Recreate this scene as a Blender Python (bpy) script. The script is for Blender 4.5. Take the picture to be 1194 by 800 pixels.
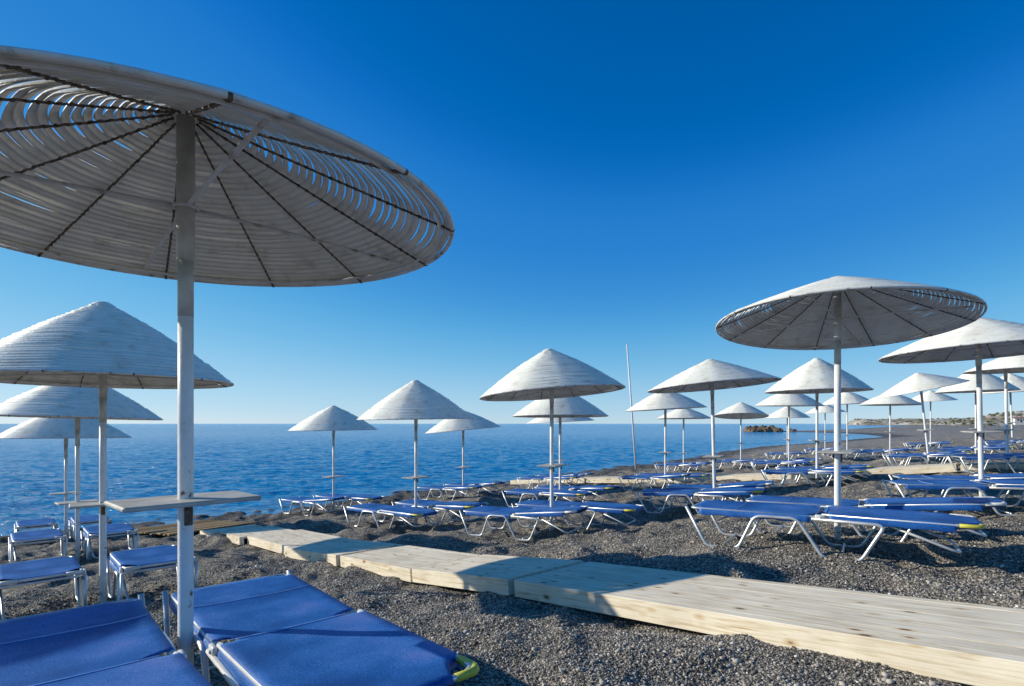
import bpy, math, random
import numpy as np
from mathutils import Vector, Matrix, Quaternion

for o in list(bpy.data.objects):
    bpy.data.objects.remove(o)
SC = bpy.context.scene
COL = SC.collection
PI = math.pi
R_ = math.radians

# ---------------------------------------------------------------- camera, sky, sun
EYE = 2.5            # eye height above the sea (sea level is z = 0)
FPX = 663.0          # focal length in pixels of the 1194 px wide photograph
HOR = 494.0          # horizon row
cam_d = bpy.data.cameras.new('camera')
cam = bpy.data.objects.new('camera', cam_d)
COL.objects.link(cam)
cam.location = (0, 0, EYE)
cam.rotation_euler = (R_(90), 0, 0)
cam_d.sensor_width = 36.0
cam_d.lens = 36.0 * FPX / 1194.0
cam_d.shift_y = (HOR - 400.0) / 1194.0
cam_d.clip_start = 0.05
cam_d.clip_end = 60000.0
SC.camera = cam

SUN_AZ = 172.0       # direction towards the sun, degrees counter-clockwise from +X
SUN_EL = 21.0
sdir = Vector((math.cos(R_(SUN_AZ)) * math.cos(R_(SUN_EL)), math.sin(R_(SUN_AZ)) * math.cos(R_(SUN_EL)), math.sin(R_(SUN_EL))))

W = bpy.data.worlds.new('World')
SC.world = W
W.use_nodes = True
nt = W.node_tree
nt.nodes.clear()
sky = nt.nodes.new('ShaderNodeTexSky')
sky.sky_type = 'NISHITA'
sky.sun_disc = False
sky.sun_elevation = R_(SUN_EL)
sky.sun_rotation = math.atan2(sdir.x, sdir.y)
sky.altitude = 0.0
sky.air_density = 0.6
sky.dust_density = 0.0
sky.ozone_density = 3.0
# tone response of the photograph applied to the physical sky (polarised, saturated blue)
dn = nt.nodes.new('ShaderNodeVectorMath'); dn.operation = 'SCALE'; dn.inputs['Scale'].default_value = 0.1
cv = nt.nodes.new('ShaderNodeRGBCurve')
up = nt.nodes.new('ShaderNodeVectorMath'); up.operation = 'SCALE'; up.inputs['Scale'].default_value = 10.0
cm = cv.mapping
for ci, pts in enumerate((
        [(0, 0), (0.055, 0.001), (0.070, 0.018), (0.083, 0.026), (0.18, 0.17), (0.283, 0.32), (0.58, 0.55), (1, 0.85)],
        [(0, 0), (0.06, 0.075), (0.107, 0.135), (0.136, 0.203), (0.161, 0.232), (0.30, 0.45), (0.481, 0.61), (0.74, 0.74), (1, 0.86)],
        [(0, 0), (0.10, 0.20), (0.18, 0.375), (0.226, 0.475), (0.277, 0.605), (0.342, 0.65), (0.50, 0.76), (0.72, 0.85), (1, 0.93)])):
    c_ = cm.curves[ci]
    while len(c_.points) > 2: c_.points.remove(c_.points[1])
    c_.points[0].location = pts[0]; c_.points[-1].location = pts[-1]
    for q in pts[1:-1]: c_.points.new(*q)
cm.update()
bg = nt.nodes.new('ShaderNodeBackground')
bg.inputs['Strength'].default_value = 0.10
wo = nt.nodes.new('ShaderNodeOutputWorld')
nt.links.new(sky.outputs[0], dn.inputs[0])
nt.links.new(dn.outputs[0], cv.inputs['Color'])
nt.links.new(cv.outputs[0], up.inputs[0])
nt.links.new(up.outputs[0], bg.inputs['Color'])
nt.links.new(bg.outputs[0], wo.inputs['Surface'])

sl = bpy.data.lights.new('sun', 'SUN')
sl.energy = 4.9
sl.angle = R_(0.5)
sl.color = (1.0, 0.94, 0.79)
so = bpy.data.objects.new('sun', sl)
COL.objects.link(so)
so.location = (-20, 5, 20)
so.rotation_euler = sdir.to_track_quat('Z', 'Y').to_euler()

SC.view_settings.view_transform = 'Standard'
SC.view_settings.look = 'None'
SC.view_settings.exposure = 0.0
SC.view_settings.gamma = 1.0
SC.view_settings.use_curve_mapping = False

# ---------------------------------------------------------------- noise
def _hash(ix, iy, seed):
    n = (ix.astype(np.int64) * 374761393 + iy.astype(np.int64) * 668265263 + seed * 982451653) & 0xffffffff
    n = ((n ^ (n >> 13)) * 1274126177) & 0xffffffff
    n = n ^ (n >> 16)
    return (n & 0xffff) / 65535.0

def vnoise(x, y, seed=0):
    x = np.asarray(x, dtype=float); y = np.asarray(y, dtype=float)
    ix = np.floor(x); iy = np.floor(y)
    fx = x - ix; fy = y - iy
    fx = fx * fx * (3 - 2 * fx); fy = fy * fy * (3 - 2 * fy)
    a = _hash(ix, iy, seed); b = _hash(ix + 1, iy, seed)
    c = _hash(ix, iy + 1, seed); d = _hash(ix + 1, iy + 1, seed)
    return (a * (1 - fx) + b * fx) * (1 - fy) + (c * (1 - fx) + d * fx) * fy

def fbm(x, y, octs, seed=0):
    s = 0.0; a = 1.0; t = 0.0
    for k in range(octs):
        s = s + a * (vnoise(x, y, seed + k * 17) - 0.5); t += a
        x = x * 2.03 + 3.1; y = y * 2.03 + 1.7; a *= 0.5
    return s / t * 2

# ---------------------------------------------------------------- terrain
SHORE = [(-420, -500), (-60, -50), (-25, -5), (-11.3, 12.6), (-8.8, 14.7), (-6.7, 17.3), (-4.9, 19.5), (-1.34, 24.0), (2.06, 27.3),
         (7.6, 34.7), (12, 39.5), (18.1, 49.5), (26.2, 61), (41.5, 76), (60, 97), (70, 107), (74.5, 116), (81.6, 132.6),
         (87, 150), (84.5, 166), (80, 176), (86, 186), (131, 227), (186, 301), (335, 500), (450, 640), (545, 850), (560, 905), (600, 960), (700, 1050),
         (1500, 1500), (4000, 2500), (4000, -2500), (-420, -2500)]
SH = np.array(SHORE, dtype=float)

def shore_d(x, y):
    x = np.asarray(x, dtype=float); y = np.asarray(y, dtype=float)
    best = np.full(x.shape, 1e18); inside = np.zeros(x.shape, dtype=bool)
    n = len(SH)
    for i in range(n):
        ax, ay = SH[i]; bx, by = SH[(i + 1) % n]
        dx, dy = bx - ax, by - ay
        L2 = dx * dx + dy * dy
        t = np.clip(((x - ax) * dx + (y - ay) * dy) / L2, 0, 1)
        q = (x - ax - t * dx) ** 2 + (y - ay - t * dy) ** 2
        best = np.minimum(best, q)
        c = (ay > y) != (by > y)
        if dy != 0:
            xi = ax + (y - ay) * dx / dy
            inside ^= (c & (x < xi))
    d = np.sqrt(best)
    return np.where(inside, d, -d)

HD = np.array([-400, -60, -10, 0, 1.5, 3, 6, 8.3, 10, 11.6, 13, 14, 15.6, 18, 22, 40, 80, 300, 3000.0])
HZ = np.array([-30, -6, -1.3, 0.0, 0.1, 0.2, 0.47, 0.58, 0.78, 0.9, 1.07, 1.2, 1.36, 1.58, 1.72, 1.85, 1.7, 2.2, 6.0])

def gz(x, y):
    """smooth ground height"""
    xa = np.asarray(x, dtype=float)
    d = shore_d(xa, y)
    h = np.interp(d, HD, HZ)
    r = np.hypot(xa, y)
    far = np.clip((r - 70) / 60, 0, 1)
    h = np.where(h > 0, h * (1 - 0.55 * far * np.clip(1 - (d - 60) / 100, 0, 1)), h)
    h = h + 0.07 * np.exp(-((xa + 1.3) ** 2 + (y - 2.6) ** 2) / 1.6)
    h = h + 0.12 * np.exp(-((xa - 2.0) ** 2 + (y - 5.5) ** 2) / 1.4)
    return h if h.ndim else float(h)

def lumps(x, y):
    r = np.hypot(x, y)
    f = np.clip(1.3 - r / 80.0, 0.1, 1)
    a = fbm(x / 0.85, y / 0.85, 3, 5)
    b = fbm(x / 0.33 + 9, y / 0.33, 2, 23)
    rd = 1 - np.abs(fbm(x / 0.5, y / 0.62 + 4, 2, 41)) * 2.2
    f = f * (1 + 0.7 * np.clip((r - 4) / 8, 0, 1))
    return f * (0.065 * a + 0.045 * b + 0.03 * rd - 0.024)

# ---------------------------------------------------------------- materials
def new_mat(name):
    m = bpy.data.materials.new(name); m.use_nodes = True
    n = m.node_tree; b = n.nodes['Principled BSDF']
    return m, n, b

def N(n, t, **kw):
    o = n.nodes.new(t)
    for k, v in kw.items():
        setattr(o, k, v)
    return o

def ramp(n, stops):
    r = N(n, 'ShaderNodeValToRGB')
    e = r.color_ramp.elements
    while len(e) > 1: e.remove(e[0])
    e[0].position = stops[0][0]; e[0].color = (*stops[0][1], 1)
    for p, c in stops[1:]:
        k = e.new(p); k.color = (*c, 1)
    return r

def noise_tex(n, scale, detail=4, rough=0.55, coord='Object', stretch=None):
    tc = N(n, 'ShaderNodeTexCoord')
    t = N(n, 'ShaderNodeTexNoise')
    t.inputs['Scale'].default_value = scale
    t.inputs['Detail'].default_value = detail
    t.inputs['Roughness'].default_value = rough
    if stretch:
        mp = N(n, 'ShaderNodeMapping'); mp.inputs['Scale'].default_value = stretch
        n.links.new(tc.outputs[coord], mp.inputs[0]); n.links.new(mp.outputs[0], t.inputs['Vector'])
    else:
        n.links.new(tc.outputs[coord], t.inputs['Vector'])
    return t

def simple(name, stops, scale=6, rough=0.5, bump=0.0, bscale=60, metallic=0, stretch=None, detail=5, spec=0.5, bstretch=None):
    m, n, b = new_mat(name)
    t = noise_tex(n, scale, detail, stretch=stretch)
    r = ramp(n, stops)
    n.links.new(t.outputs[0], r.inputs[0]); n.links.new(r.outputs[0], b.inputs['Base Color'])
    b.inputs['Roughness'].default_value = rough
    b.inputs['Metallic'].default_value = metallic
    b.inputs['Specular IOR Level'].default_value = spec
    if bump:
        t2 = noise_tex(n, bscale, 3, stretch=bstretch)
        bp = N(n, 'ShaderNodeBump'); bp.inputs['Strength'].default_value = bump; bp.inputs['Distance'].default_value = 0.01
        n.links.new(t2.outputs[0], bp.inputs['Height']); n.links.new(bp.outputs[0], b.inputs['Normal'])
    return m

M = {}
M['strip'] = simple('weathered_white_strip', [(0.25, (0.60, 0.55, 0.45)), (0.42, (0.82, 0.79, 0.69)), (0.7, (0.88, 0.86, 0.77))], 9, 0.55, 0.25, 40)
# every canopy weathered a little differently
_n = M['strip'].node_tree
_b = _n.nodes['Principled BSDF']
_src = _b.inputs['Base Color'].links[0].from_socket
_oi = N(_n, 'ShaderNodeObjectInfo')
_tc = N(_n, 'ShaderNodeTexCoord')
_sc = N(_n, 'ShaderNodeMath', operation='MULTIPLY'); _sc.inputs[1].default_value = 40
_cb = N(_n, 'ShaderNodeCombineXYZ'); _n.links.new(_oi.outputs['Random'], _sc.inputs[0])
for _k in range(3): _n.links.new(_sc.outputs[0], _cb.inputs[_k])
_ad = N(_n, 'ShaderNodeVectorMath', operation='ADD'); _n.links.new(_tc.outputs['Object'], _ad.inputs[0]); _n.links.new(_cb.outputs[0], _ad.inputs[1])
_t = N(_n, 'ShaderNodeTexNoise'); _t.inputs['Scale'].default_value = 2.6; _t.inputs['Detail'].default_value = 7; _t.inputs['Roughness'].default_value = 0.65
_n.links.new(_ad.outputs[0], _t.inputs['Vector'])
_r = ramp(_n, [(0.30, (0.62, 0.55, 0.45)), (0.40, (0.86, 0.83, 0.78)), (0.52, (1, 1, 1))])
_n.links.new(_t.outputs[0], _r.inputs[0])
_m = N(_n, 'ShaderNodeMixRGB', blend_type='MULTIPLY'); _m.inputs[0].default_value = 0.45
_n.links.new(_src, _m.inputs[1]); _n.links.new(_r.outputs[0], _m.inputs[2]); _n.links.new(_m.outputs[0], _b.inputs['Base Color'])
M['pole'] = simple('white_painted_pole', [(0.30, (0.14, 0.09, 0.06)), (0.335, (0.55, 0.52, 0.48)), (0.38, (0.76, 0.75, 0.73)), (0.6, (0.82, 0.81, 0.79))], 14, 0.4, 0.15, 60, detail=8)
M['sleeve'] = simple('sleeve_paint', [(0.3, (0.40, 0.38, 0.33)), (0.6, (0.62, 0.60, 0.55))], 9, 0.5, 0.2, 60)
M['rib'] = simple('rusty_rib', [(0.35, (0.05, 0.03, 0.02)), (0.65, (0.22, 0.17, 0.12))], 40, 0.8, 0.4, 90)
M['hoop'] = simple('hoop_paint', [(0.3, (0.22, 0.18, 0.13)), (0.42, (0.62, 0.60, 0.56)), (0.7, (0.74, 0.73, 0.70))], 12, 0.5)
M['table'] = simple('table_board', [(0.3, (0.36, 0.33, 0.28)), (0.65, (0.60, 0.56, 0.49))], 7, 0.5, 0.1, 50)
M['alu'] = simple('aluminium_tube', [(0.3, (0.62, 0.62, 0.62)), (0.7, (0.82, 0.82, 0.81))], 10, 0.38, metallic=0.55)
M['yellow'] = simple('yellow_grip', [(0.3, (0.50, 0.46, 0.05)), (0.7, (0.72, 0.66, 0.10))], 10, 0.5)
M['plastic'] = simple('white_plastic', [(0.3, (0.6, 0.6, 0.58)), (0.7, (0.78, 0.78, 0.76))], 10, 0.4)
M['seam'] = simple('pale_seam', [(0.3, (0.25, 0.38, 0.68)), (0.7, (0.38, 0.52, 0.80))], 10, 0.6)
M['rock'] = simple('brown_rock', [(0.3, (0.05, 0.035, 0.025)), (0.55, (0.16, 0.11, 0.065)), (0.75, (0.32, 0.25, 0.16))], 0.8, 0.9, 0.8, 3)
M['stone'] = simple('pale_stone', [(0.3, (0.35, 0.34, 0.32)), (0.7, (0.5, 0.49, 0.46))], 10, 0.8, 0.3, 50)
M['white_wall'] = simple('white_wall', [(0.3, (0.62, 0.60, 0.56)), (0.7, (0.75, 0.73, 0.70))], 1, 0.8)
M['roof'] = simple('roof_tile', [(0.3, (0.32, 0.14, 0.07)), (0.7, (0.45, 0.22, 0.12))], 3, 0.8)
M['dark'] = simple('dark_opening', [(0.3, (0.03, 0.03, 0.03)), (0.7, (0.05, 0.05, 0.06))], 3, 0.4)
M['scrub'] = simple('scrub_leaves', [(0.3, (0.07, 0.085, 0.045)), (0.6, (0.14, 0.15, 0.08)), (0.8, (0.22, 0.20, 0.13))], 0.3, 0.9, spec=0.1)

# blue sling: fine woven mesh, faintly faded patches
m, n, b = new_mat('blue_sling')
t = noise_tex(n, 3.0, 5)
t1 = noise_tex(n, 300, 1)
r = ramp(n, [(0.1, (0.006, 0.055, 0.24)), (0.45, (0.012, 0.135, 0.45)), (0.7, (0.035, 0.17, 0.52)), (0.95, (0.15, 0.20, 0.50))])
mx = N(n, 'ShaderNodeMath', operation='MULTIPLY_ADD'); mx.inputs[1].default_value = 2.6
t3 = noise_tex(n, 150, 2, 0.8)
av = N(n, 'ShaderNodeMath', operation='ADD'); n.links.new(t1.outputs[0], av.inputs[0]); n.links.new(t3.outputs[0], av.inputs[1])
hf = N(n, 'ShaderNodeMath', operation='MULTIPLY'); hf.inputs[1].default_value = .5; n.links.new(av.outputs[0], hf.inputs[0])
n.links.new(hf.outputs[0], mx.inputs[0])
sb = N(n, 'ShaderNodeMath', operation='SUBTRACT'); sb.inputs[1].default_value = 1.85
t9 = N(n, 'ShaderNodeMath', operation='MULTIPLY'); t9.inputs[1].default_value = 2.0
n.links.new(t.outputs[0], t9.inputs[0]); n.links.new(t9.outputs[0], sb.inputs[0]); n.links.new(sb.outputs[0], mx.inputs[2])
n.links.new(mx.outputs[0], r.inputs[0]); n.links.new(r.outputs[0], b.inputs['Base Color'])
b.inputs['Roughness'].default_value = 0.5
b.inputs['Specular IOR Level'].default_value = 0.3
bp = N(n, 'ShaderNodeBump'); bp.inputs['Strength'].default_value = 0.35; bp.inputs['Distance'].default_value = 0.002
n.links.new(t1.outputs[0], bp.inputs['Height']); n.links.new(bp.outputs[0], b.inputs['Normal'])
M['sling'] = m

# weathered pale timber, grain along local X
def wood(name, cols, gs=1.0):
    m, n, b = new_mat(name)
    oi = N(n, 'ShaderNodeObjectInfo')
    tc = N(n, 'ShaderNodeTexCoord')
    ad = N(n, 'ShaderNodeVectorMath', operation='ADD')
    sc = N(n, 'ShaderNodeVectorMath', operation='SCALE'); sc.inputs['Scale'].default_value = 37.0
    cb = N(n, 'ShaderNodeCombineXYZ')
    for k in range(3): n.links.new(oi.outputs['Random'], cb.inputs[k])
    n.links.new(cb.outputs[0], sc.inputs[0])
    n.links.new(tc.outputs['Object'], ad.inputs[0]); n.links.new(sc.outputs[0], ad.inputs[1])
    mp = N(n, 'ShaderNodeMapping'); mp.inputs['Scale'].default_value = (1.2, 22 * gs, 22 * gs)
    n.links.new(ad.outputs[0], mp.inputs[0])
    g = N(n, 'ShaderNodeTexNoise'); g.inputs['Scale'].default_value = 2.2; g.inputs['Detail'].default_value = 7; g.inputs['Distortion'].default_value = 0.9
    n.links.new(mp.outputs[0], g.inputs['Vector'])
    r = ramp(n, cols)
    n.links.new(g.outputs[0], r.inputs[0])
    big = N(n, 'ShaderNodeTexNoise'); big.inputs['Scale'].default_value = 2.5; big.inputs['Detail'].default_value = 4
    n.links.new(ad.outputs[0], big.inputs['Vector'])
    r2 = ramp(n, [(0.3, (0.80, 0.78, 0.76)), (0.6, (1, 1, 1))])
    n.links.new(big.outputs[0], r2.inputs[0])
    mul = N(n, 'ShaderNodeMixRGB', blend_type='MULTIPLY'); mul.inputs[0].default_value = 1
    n.links.new(r.outputs[0], mul.inputs[1]); n.links.new(r2.outputs[0], mul.inputs[2])
    # knots
    vo = N(n, 'ShaderNodeTexVoronoi'); vo.inputs['Scale'].default_value = 1.0
    mp2 = N(n, 'ShaderNodeMapping'); mp2.inputs['Scale'].default_value = (4.2, 9, 9)
    n.links.new(ad.outputs[0], mp2.inputs[0]); n.links.new(mp2.outputs[0], vo.inputs['Vector'])
    kr = ramp(n, [(0.09, (0.14, 0.08, 0.045)), (0.13, (0.8, 0.66, 0.5)), (0.24, (1, 1, 1))])
    n.links.new(vo.outputs['Distance'], kr.inputs[0])
    mul2 = N(n, 'ShaderNodeMixRGB', blend_type='MULTIPLY'); mul2.inputs[0].default_value = 0.85
    n.links.new(mul.outputs[0], mul2.inputs[1]); n.links.new(kr.outputs[0], mul2.inputs[2])
    n.links.new(mul2.outputs[0], b.inputs['Base Color'])
    b.inputs['Roughness'].default_value = 0.85; b.inputs['Specular IOR Level'].default_value = 0.15
    bp = N(n, 'ShaderNodeBump'); bp.inputs['Strength'].default_value = 0.6; bp.inputs['Distance'].default_value = 0.004
    n.links.new(g.outputs[0], bp.inputs['Height']); n.links.new(bp.outputs[0], b.inputs['Normal'])
    return m
M['wood'] = wood('pale_timber', [(0.24, (0.50, 0.36, 0.22)), (0.40, (0.78, 0.66, 0.47)), (0.55, (0.92, 0.82, 0.65)), (0.72, (0.84, 0.73, 0.55))])
M['mat'] = wood('brown_slats', [(0.28, (0.20, 0.13, 0.07)), (0.5, (0.36, 0.25, 0.13)), (0.75, (0.46, 0.33, 0.18))])

# shingle beach
m, n, b = new_mat('shingle')
tc = N(n, 'ShaderNodeTexCoord')
v1 = N(n, 'ShaderNodeTexVoronoi'); v1.inputs['Scale'].default_value = 90; v1.inputs['Randomness'].default_value = 1
v2 = N(n, 'ShaderNodeTexVoronoi'); v2.inputs['Scale'].default_value = 24
for v in (v1, v2): n.links.new(tc.outputs['Object'], v.inputs['Vector'])
sp = N(n, 'ShaderNodeSeparateColor'); n.links.new(v1.outputs['Color'], sp.inputs[0])
r = ramp(n, [(0.0, (0.03, 0.028, 0.026)), (0.35, (0.125, 0.117, 0.107)), (0.7, (0.28, 0.264, 0.24)), (0.9, (0.46, 0.43, 0.38)), (1.0, (0.72, 0.68, 0.61))])
n.links.new(sp.outputs[0], r.inputs[0])
sp2 = N(n, 'ShaderNodeSeparateColor'); n.links.new(v2.outputs['Color'], sp2.inputs[0])
r2 = ramp(n, [(0.0, (0.8, 0.8, 0.8)), (0.8, (1.3, 1.25, 1.18)), (1.0, (2.2, 2.05, 1.85))])
n.links.new(sp2.outputs[0], r2.inputs[0])
mul = N(n, 'ShaderNodeMixRGB', blend_type='MULTIPLY'); mul.inputs[0].default_value = 1
n.links.new(r.outputs[0], mul.inputs[1]); n.links.new(r2.outputs[0], mul.inputs[2])
big = N(n, 'ShaderNodeTexNoise'); big.inputs['Scale'].default_value = 0.8; big.inputs['Detail'].default_value = 8; big.inputs['Roughness'].default_value = 0.7
n.links.new(tc.outputs['Object'], big.inputs['Vector'])
r3 = ramp(n, [(0.3, (0.72, 0.72, 0.74)), (0.7, (1.4, 1.36, 1.3))])
n.links.new(big.outputs[0], r3.inputs[0])
mul2 = N(n, 'ShaderNodeMixRGB', blend_type='MULTIPLY'); mul2.inputs[0].default_value = 1
n.links.new(mul.outputs[0], mul2.inputs[1]); n.links.new(r3.outputs[0], mul2.inputs[2])
# wet dark band just above the water
sx = N(n, 'ShaderNodeSeparateXYZ'); n.links.new(tc.outputs['Object'], sx.inputs[0])
wet = ramp(n, [(0.0, (0.4, 0.4, 0.42)), (0.12, (0.45, 0.45, 0.46)), (0.22, (1, 1, 1))])
n.links.new(sx.outputs[2], wet.inputs[0])
mul3 = N(n, 'ShaderNodeMixRGB', blend_type='MULTIPLY'); mul3.inputs[0].default_value = 1
n.links.new(mul2.outputs[0], mul3.inputs[1]); n.links.new(wet.outputs[0], mul3.inputs[2])
n.links.new(mul3.outputs[0], b.inputs['Base Color'])
b.inputs['Roughness'].default_value = 0.75; b.inputs['Specular IOR Level'].default_value = 0.3
inv = N(n, 'ShaderNodeMath', operation='MULTIPLY'); inv.inputs[1].default_value = -1
n.links.new(v1.outputs['Distance'], inv.inputs[0])
bp = N(n, 'ShaderNodeBump'); bp.inputs['Strength'].default_value = 1.0; bp.inputs['Distance'].default_value = 0.012
n.links.new(inv.outputs[0], bp.inputs['Height'])
nb = N(n, 'ShaderNodeTexNoise'); nb.inputs['Scale'].default_value = 9; nb.inputs['Detail'].default_value = 6; nb.inputs['Roughness'].default_value = 0.75
n.links.new(tc.outputs['Object'], nb.inputs['Vector'])
bp2 = N(n, 'ShaderNodeBump'); bp2.inputs['Strength'].default_value = 1.0; bp2.inputs['Distance'].default_value = 0.08
n.links.new(nb.outputs[0], bp2.inputs['Height']); n.links.new(bp.outputs[0], bp2.inputs['Normal'])
n.links.new(bp2.outputs[0], b.inputs['Normal'])
M['shingle'] = m

m, n, b = new_mat('pebble')
ge = N(n, 'ShaderNodeNewGeometry')
r = ramp(n, [(0.0, (0.05, 0.046, 0.04)), (0.35, (0.165, 0.15, 0.13)), (0.7, (0.36, 0.33, 0.28)), (0.92, (0.50, 0.46, 0.40)), (0.95, (0.44, 0.31, 0.23)), (1.0, (0.82, 0.79, 0.72))])
n.links.new(ge.outputs['Random Per Island'], r.inputs[0]); n.links.new(r.outputs[0], b.inputs['Base Color'])
b.inputs['Roughness'].default_value = 0.6; b.inputs['Specular IOR Level'].default_value = 0.35
M['pebble'] = m

# sea
m, n, b = new_mat('sea_water')
b.inputs['Base Color'].default_value = (0.005, 0.27, 0.58, 1)
b.inputs['Roughness'].default_value = 0.12
b.inputs['IOR'].default_value = 1.33; b.inputs['Specular IOR Level'].default_value = 0.4
tc = N(n, 'ShaderNodeTexCoord')
prev = None
for (scx, scy, dist, det, st) in ((0.16, 0.5, 0.55, 4, 1.0), (0.8, 2.6, 0.26, 5, 1.0), (3.5, 10.0, 0.10, 4, 1.0)):
    mp = N(n, 'ShaderNodeMapping'); mp.inputs['Scale'].default_value = (scx, scy, 1)
    mp.inputs['Rotation'].default_value = (0, 0, R_(12))
    n.links.new(tc.outputs['Object'], mp.inputs[0])
    t = N(n, 'ShaderNodeTexNoise'); t.inputs['Scale'].default_value = 1; t.inputs['Detail'].default_value = det; t.inputs['Roughness'].default_value = 0.6
    n.links.new(mp.outputs[0], t.inputs['Vector'])
    bp = N(n, 'ShaderNodeBump'); bp.inputs['Strength'].default_value = st; bp.inputs['Distance'].default_value = dist
    n.links.new(t.outputs[0], bp.inputs['Height'])
    if prev: n.links.new(prev.outputs[0], bp.inputs['Normal'])
    prev = bp
n.links.new(prev.outputs[0], b.inputs['Normal'])
M['sea'] = m

# headland: scrub, pale rock, earth
m, n, b = new_mat('headland_ground')
t = noise_tex(n, 0.045, 8, 0.7)
r = ramp(n, [(0.33, (0.12, 0.13, 0.08)), (0.44, (0.26, 0.22, 0.15)), (0.52, (0.42, 0.37, 0.30)), (0.62, (0.62, 0.58, 0.52))])
n.links.new(t.outputs[0], r.inputs[0]); n.links.new(r.outputs[0], b.inputs['Base Color'])
b.inputs['Roughness'].default_value = 0.95; b.inputs['Specular IOR Level'].default_value = 0.1
M['headland'] = m

# ---------------------------------------------------------------- mesh helpers
class MB:
    def __init__(s): s.v = []; s.f = []
    def add(s, vs, fs):
        o = len(s.v); s.v.extend([tuple(v) for v in vs]); s.f.extend([tuple(i + o for i in f) for f in fs])
    def tube(s, pts, r, seg=8, closed=False, caps=True, fillet=0.0):
        pts = [Vector(p) for p in pts]
        rr = list(r) if hasattr(r, '__len__') else None
        if fillet and not rr:
            out = []
            n = len(pts)
            for i, p in enumerate(pts):
                if not closed and i in (0, n - 1): out.append(p); continue
                a = pts[(i - 1) % n]; c = pts[(i + 1) % n]
                d1 = min(fillet, (a - p).length * 0.45); d2 = min(fillet, (c - p).length * 0.45)
                p1 = p + (a - p).normalized() * d1; p2 = p + (c - p).normalized() * d2
                for k in range(5):
                    t = k / 4
                    out.append(p1 * (1 - t) ** 2 + p * 2 * t * (1 - t) + p2 * t * t)
            pts = out
        n = len(pts)
        rr = rr or [r] * n
        T = []
        for i in range(n):
            if closed: d = pts[(i + 1) % n] - pts[(i - 1) % n]
            else: d = pts[min(i + 1, n - 1)] - pts[max(i - 1, 0)]
            T.append(d.normalized())
        up = Vector((0, 0, 1)) if abs(T[0].z) < 0.9 else Vector((1, 0, 0))
        nx = T[0].cross(up).normalized()
        vs = []
        for i in range(n):
            if i:
                q = T[i - 1].rotation_difference(T[i]); nx = q @ nx
            nx = (nx - T[i] * nx.dot(T[i])).normalized()
            ny = T[i].cross(nx)
            for k in range(seg):
                a = 2 * PI * k / seg
                vs.append(pts[i] + (nx * math.cos(a) + ny * math.sin(a)) * rr[i])
        fs = []
        for i in range(n if closed else n - 1):
            j = (i + 1) % n
            for k in range(seg):
                l = (k + 1) % seg
                fs.append((i * seg + k, i * seg + l, j * seg + l, j * seg + k))
        if caps and not closed:
            fs.append(tuple(range(seg - 1, -1, -1)))
            fs.append(tuple((n - 1) * seg + k for k in range(seg)))
        s.add(vs, fs)
    def box(s, c, h, rz=0.0, bev=0.0):
        cx, cy, cz = c; hx, hy, hz = h
        b = min(bev, hx * .9, hy * .9, hz * .9)
        ca, sa = math.cos(rz), math.sin(rz)
        if b <= 0:
            vs = [(x, y, z) for z in (-hz, hz) for y in (-hy, hy) for x in (-hx, hx)]
            fs = [(0, 2, 3, 1), (4, 5, 7, 6), (0, 1, 5, 4), (2, 6, 7, 3), (0, 4, 6, 2), (1, 3, 7, 5)]
        else:
            lv = [(-hz, b), (-hz + b, 0), (hz - b, 0), (hz, b)]
            vs = []
            for z, i in lv:
                x0, y0 = hx - i, hy - i
                e = b if i == 0 else b * 0.6
                vs += [(x0, -y0 + e, z), (x0, y0 - e, z), (x0 - e, y0, z), (-x0 + e, y0, z), (-x0, y0 - e, z), (-x0, -y0 + e, z), (-x0 + e, -y0, z), (x0 - e, -y0, z)]
            fs = [tuple(range(7, -1, -1)), tuple(range(24, 32))]
            for l in range(3):
                for k in range(8):
                    q = (k + 1) % 8
                    fs.append((l * 8 + k, l * 8 + q, l * 8 + 8 + q, l * 8 + 8 + k))
        s.add([(cx + x * ca - y * sa, cy + x * sa + y * ca, cz + z) for x, y, z in vs], fs)
    def mesh(s, name, smooth=True):
        me = bpy.data.meshes.new(name)
        me.from_pydata(s.v, [], s.f)
        me.validate(); me.update()
        if smooth: me.polygons.foreach_set('use_smooth', [True] * len(me.polygons))
        return me

def fast_mesh(name, V, F, smooth=True):
    """V (n,3), F (m,k) numpy"""
    me = bpy.data.meshes.new(name)
    k = F.shape[1]
    me.vertices.add(len(V)); me.vertices.foreach_set('co', V.astype(np.float32).ravel())
    me.loops.add(F.size); me.loops.foreach_set('vertex_index', F.astype(np.int32).ravel())
    me.polygons.add(len(F)); me.polygons.foreach_set('loop_start', np.arange(0, F.size, k, dtype=np.int32))
    me.polygons.foreach_set('loop_total', np.full(len(F), k, dtype=np.int32))
    me.polygons.foreach_set('use_smooth', np.full(len(F), smooth, dtype=bool))
    me.update(calc_edges=True)
    return me

def link(name, me, mat=None, parent=None, loc=(0, 0, 0), rot=(0, 0, 0)):
    if mat is not None and not me.materials: me.materials.append(mat)
    o = bpy.data.objects.new(name, me); COL.objects.link(o)
    o.location = loc; o.rotation_euler = rot
    if parent: o.parent = parent
    return o

def empty(name, loc=(0, 0, 0), rz=0.0):
    o = bpy.data.objects.new(name, None); COL.objects.link(o)
    o.empty_display_size = 0.1
    o.location = loc; o.rotation_euler = (0, 0, rz)
    return o

def tag(o, label, cat, group=None, kind=None):
    o['label'] = label
    if cat: o['category'] = cat
    if group: o['group'] = group
    if kind: o['kind'] = kind
    return o

def copy_tree(o, kids, parent=None):
    c = o.copy(); COL.objects.link(c); c.parent = parent
    out = {o: c}
    for ch in kids.get(o, []):
        copy_tree(ch, kids, c)
    return c

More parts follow.
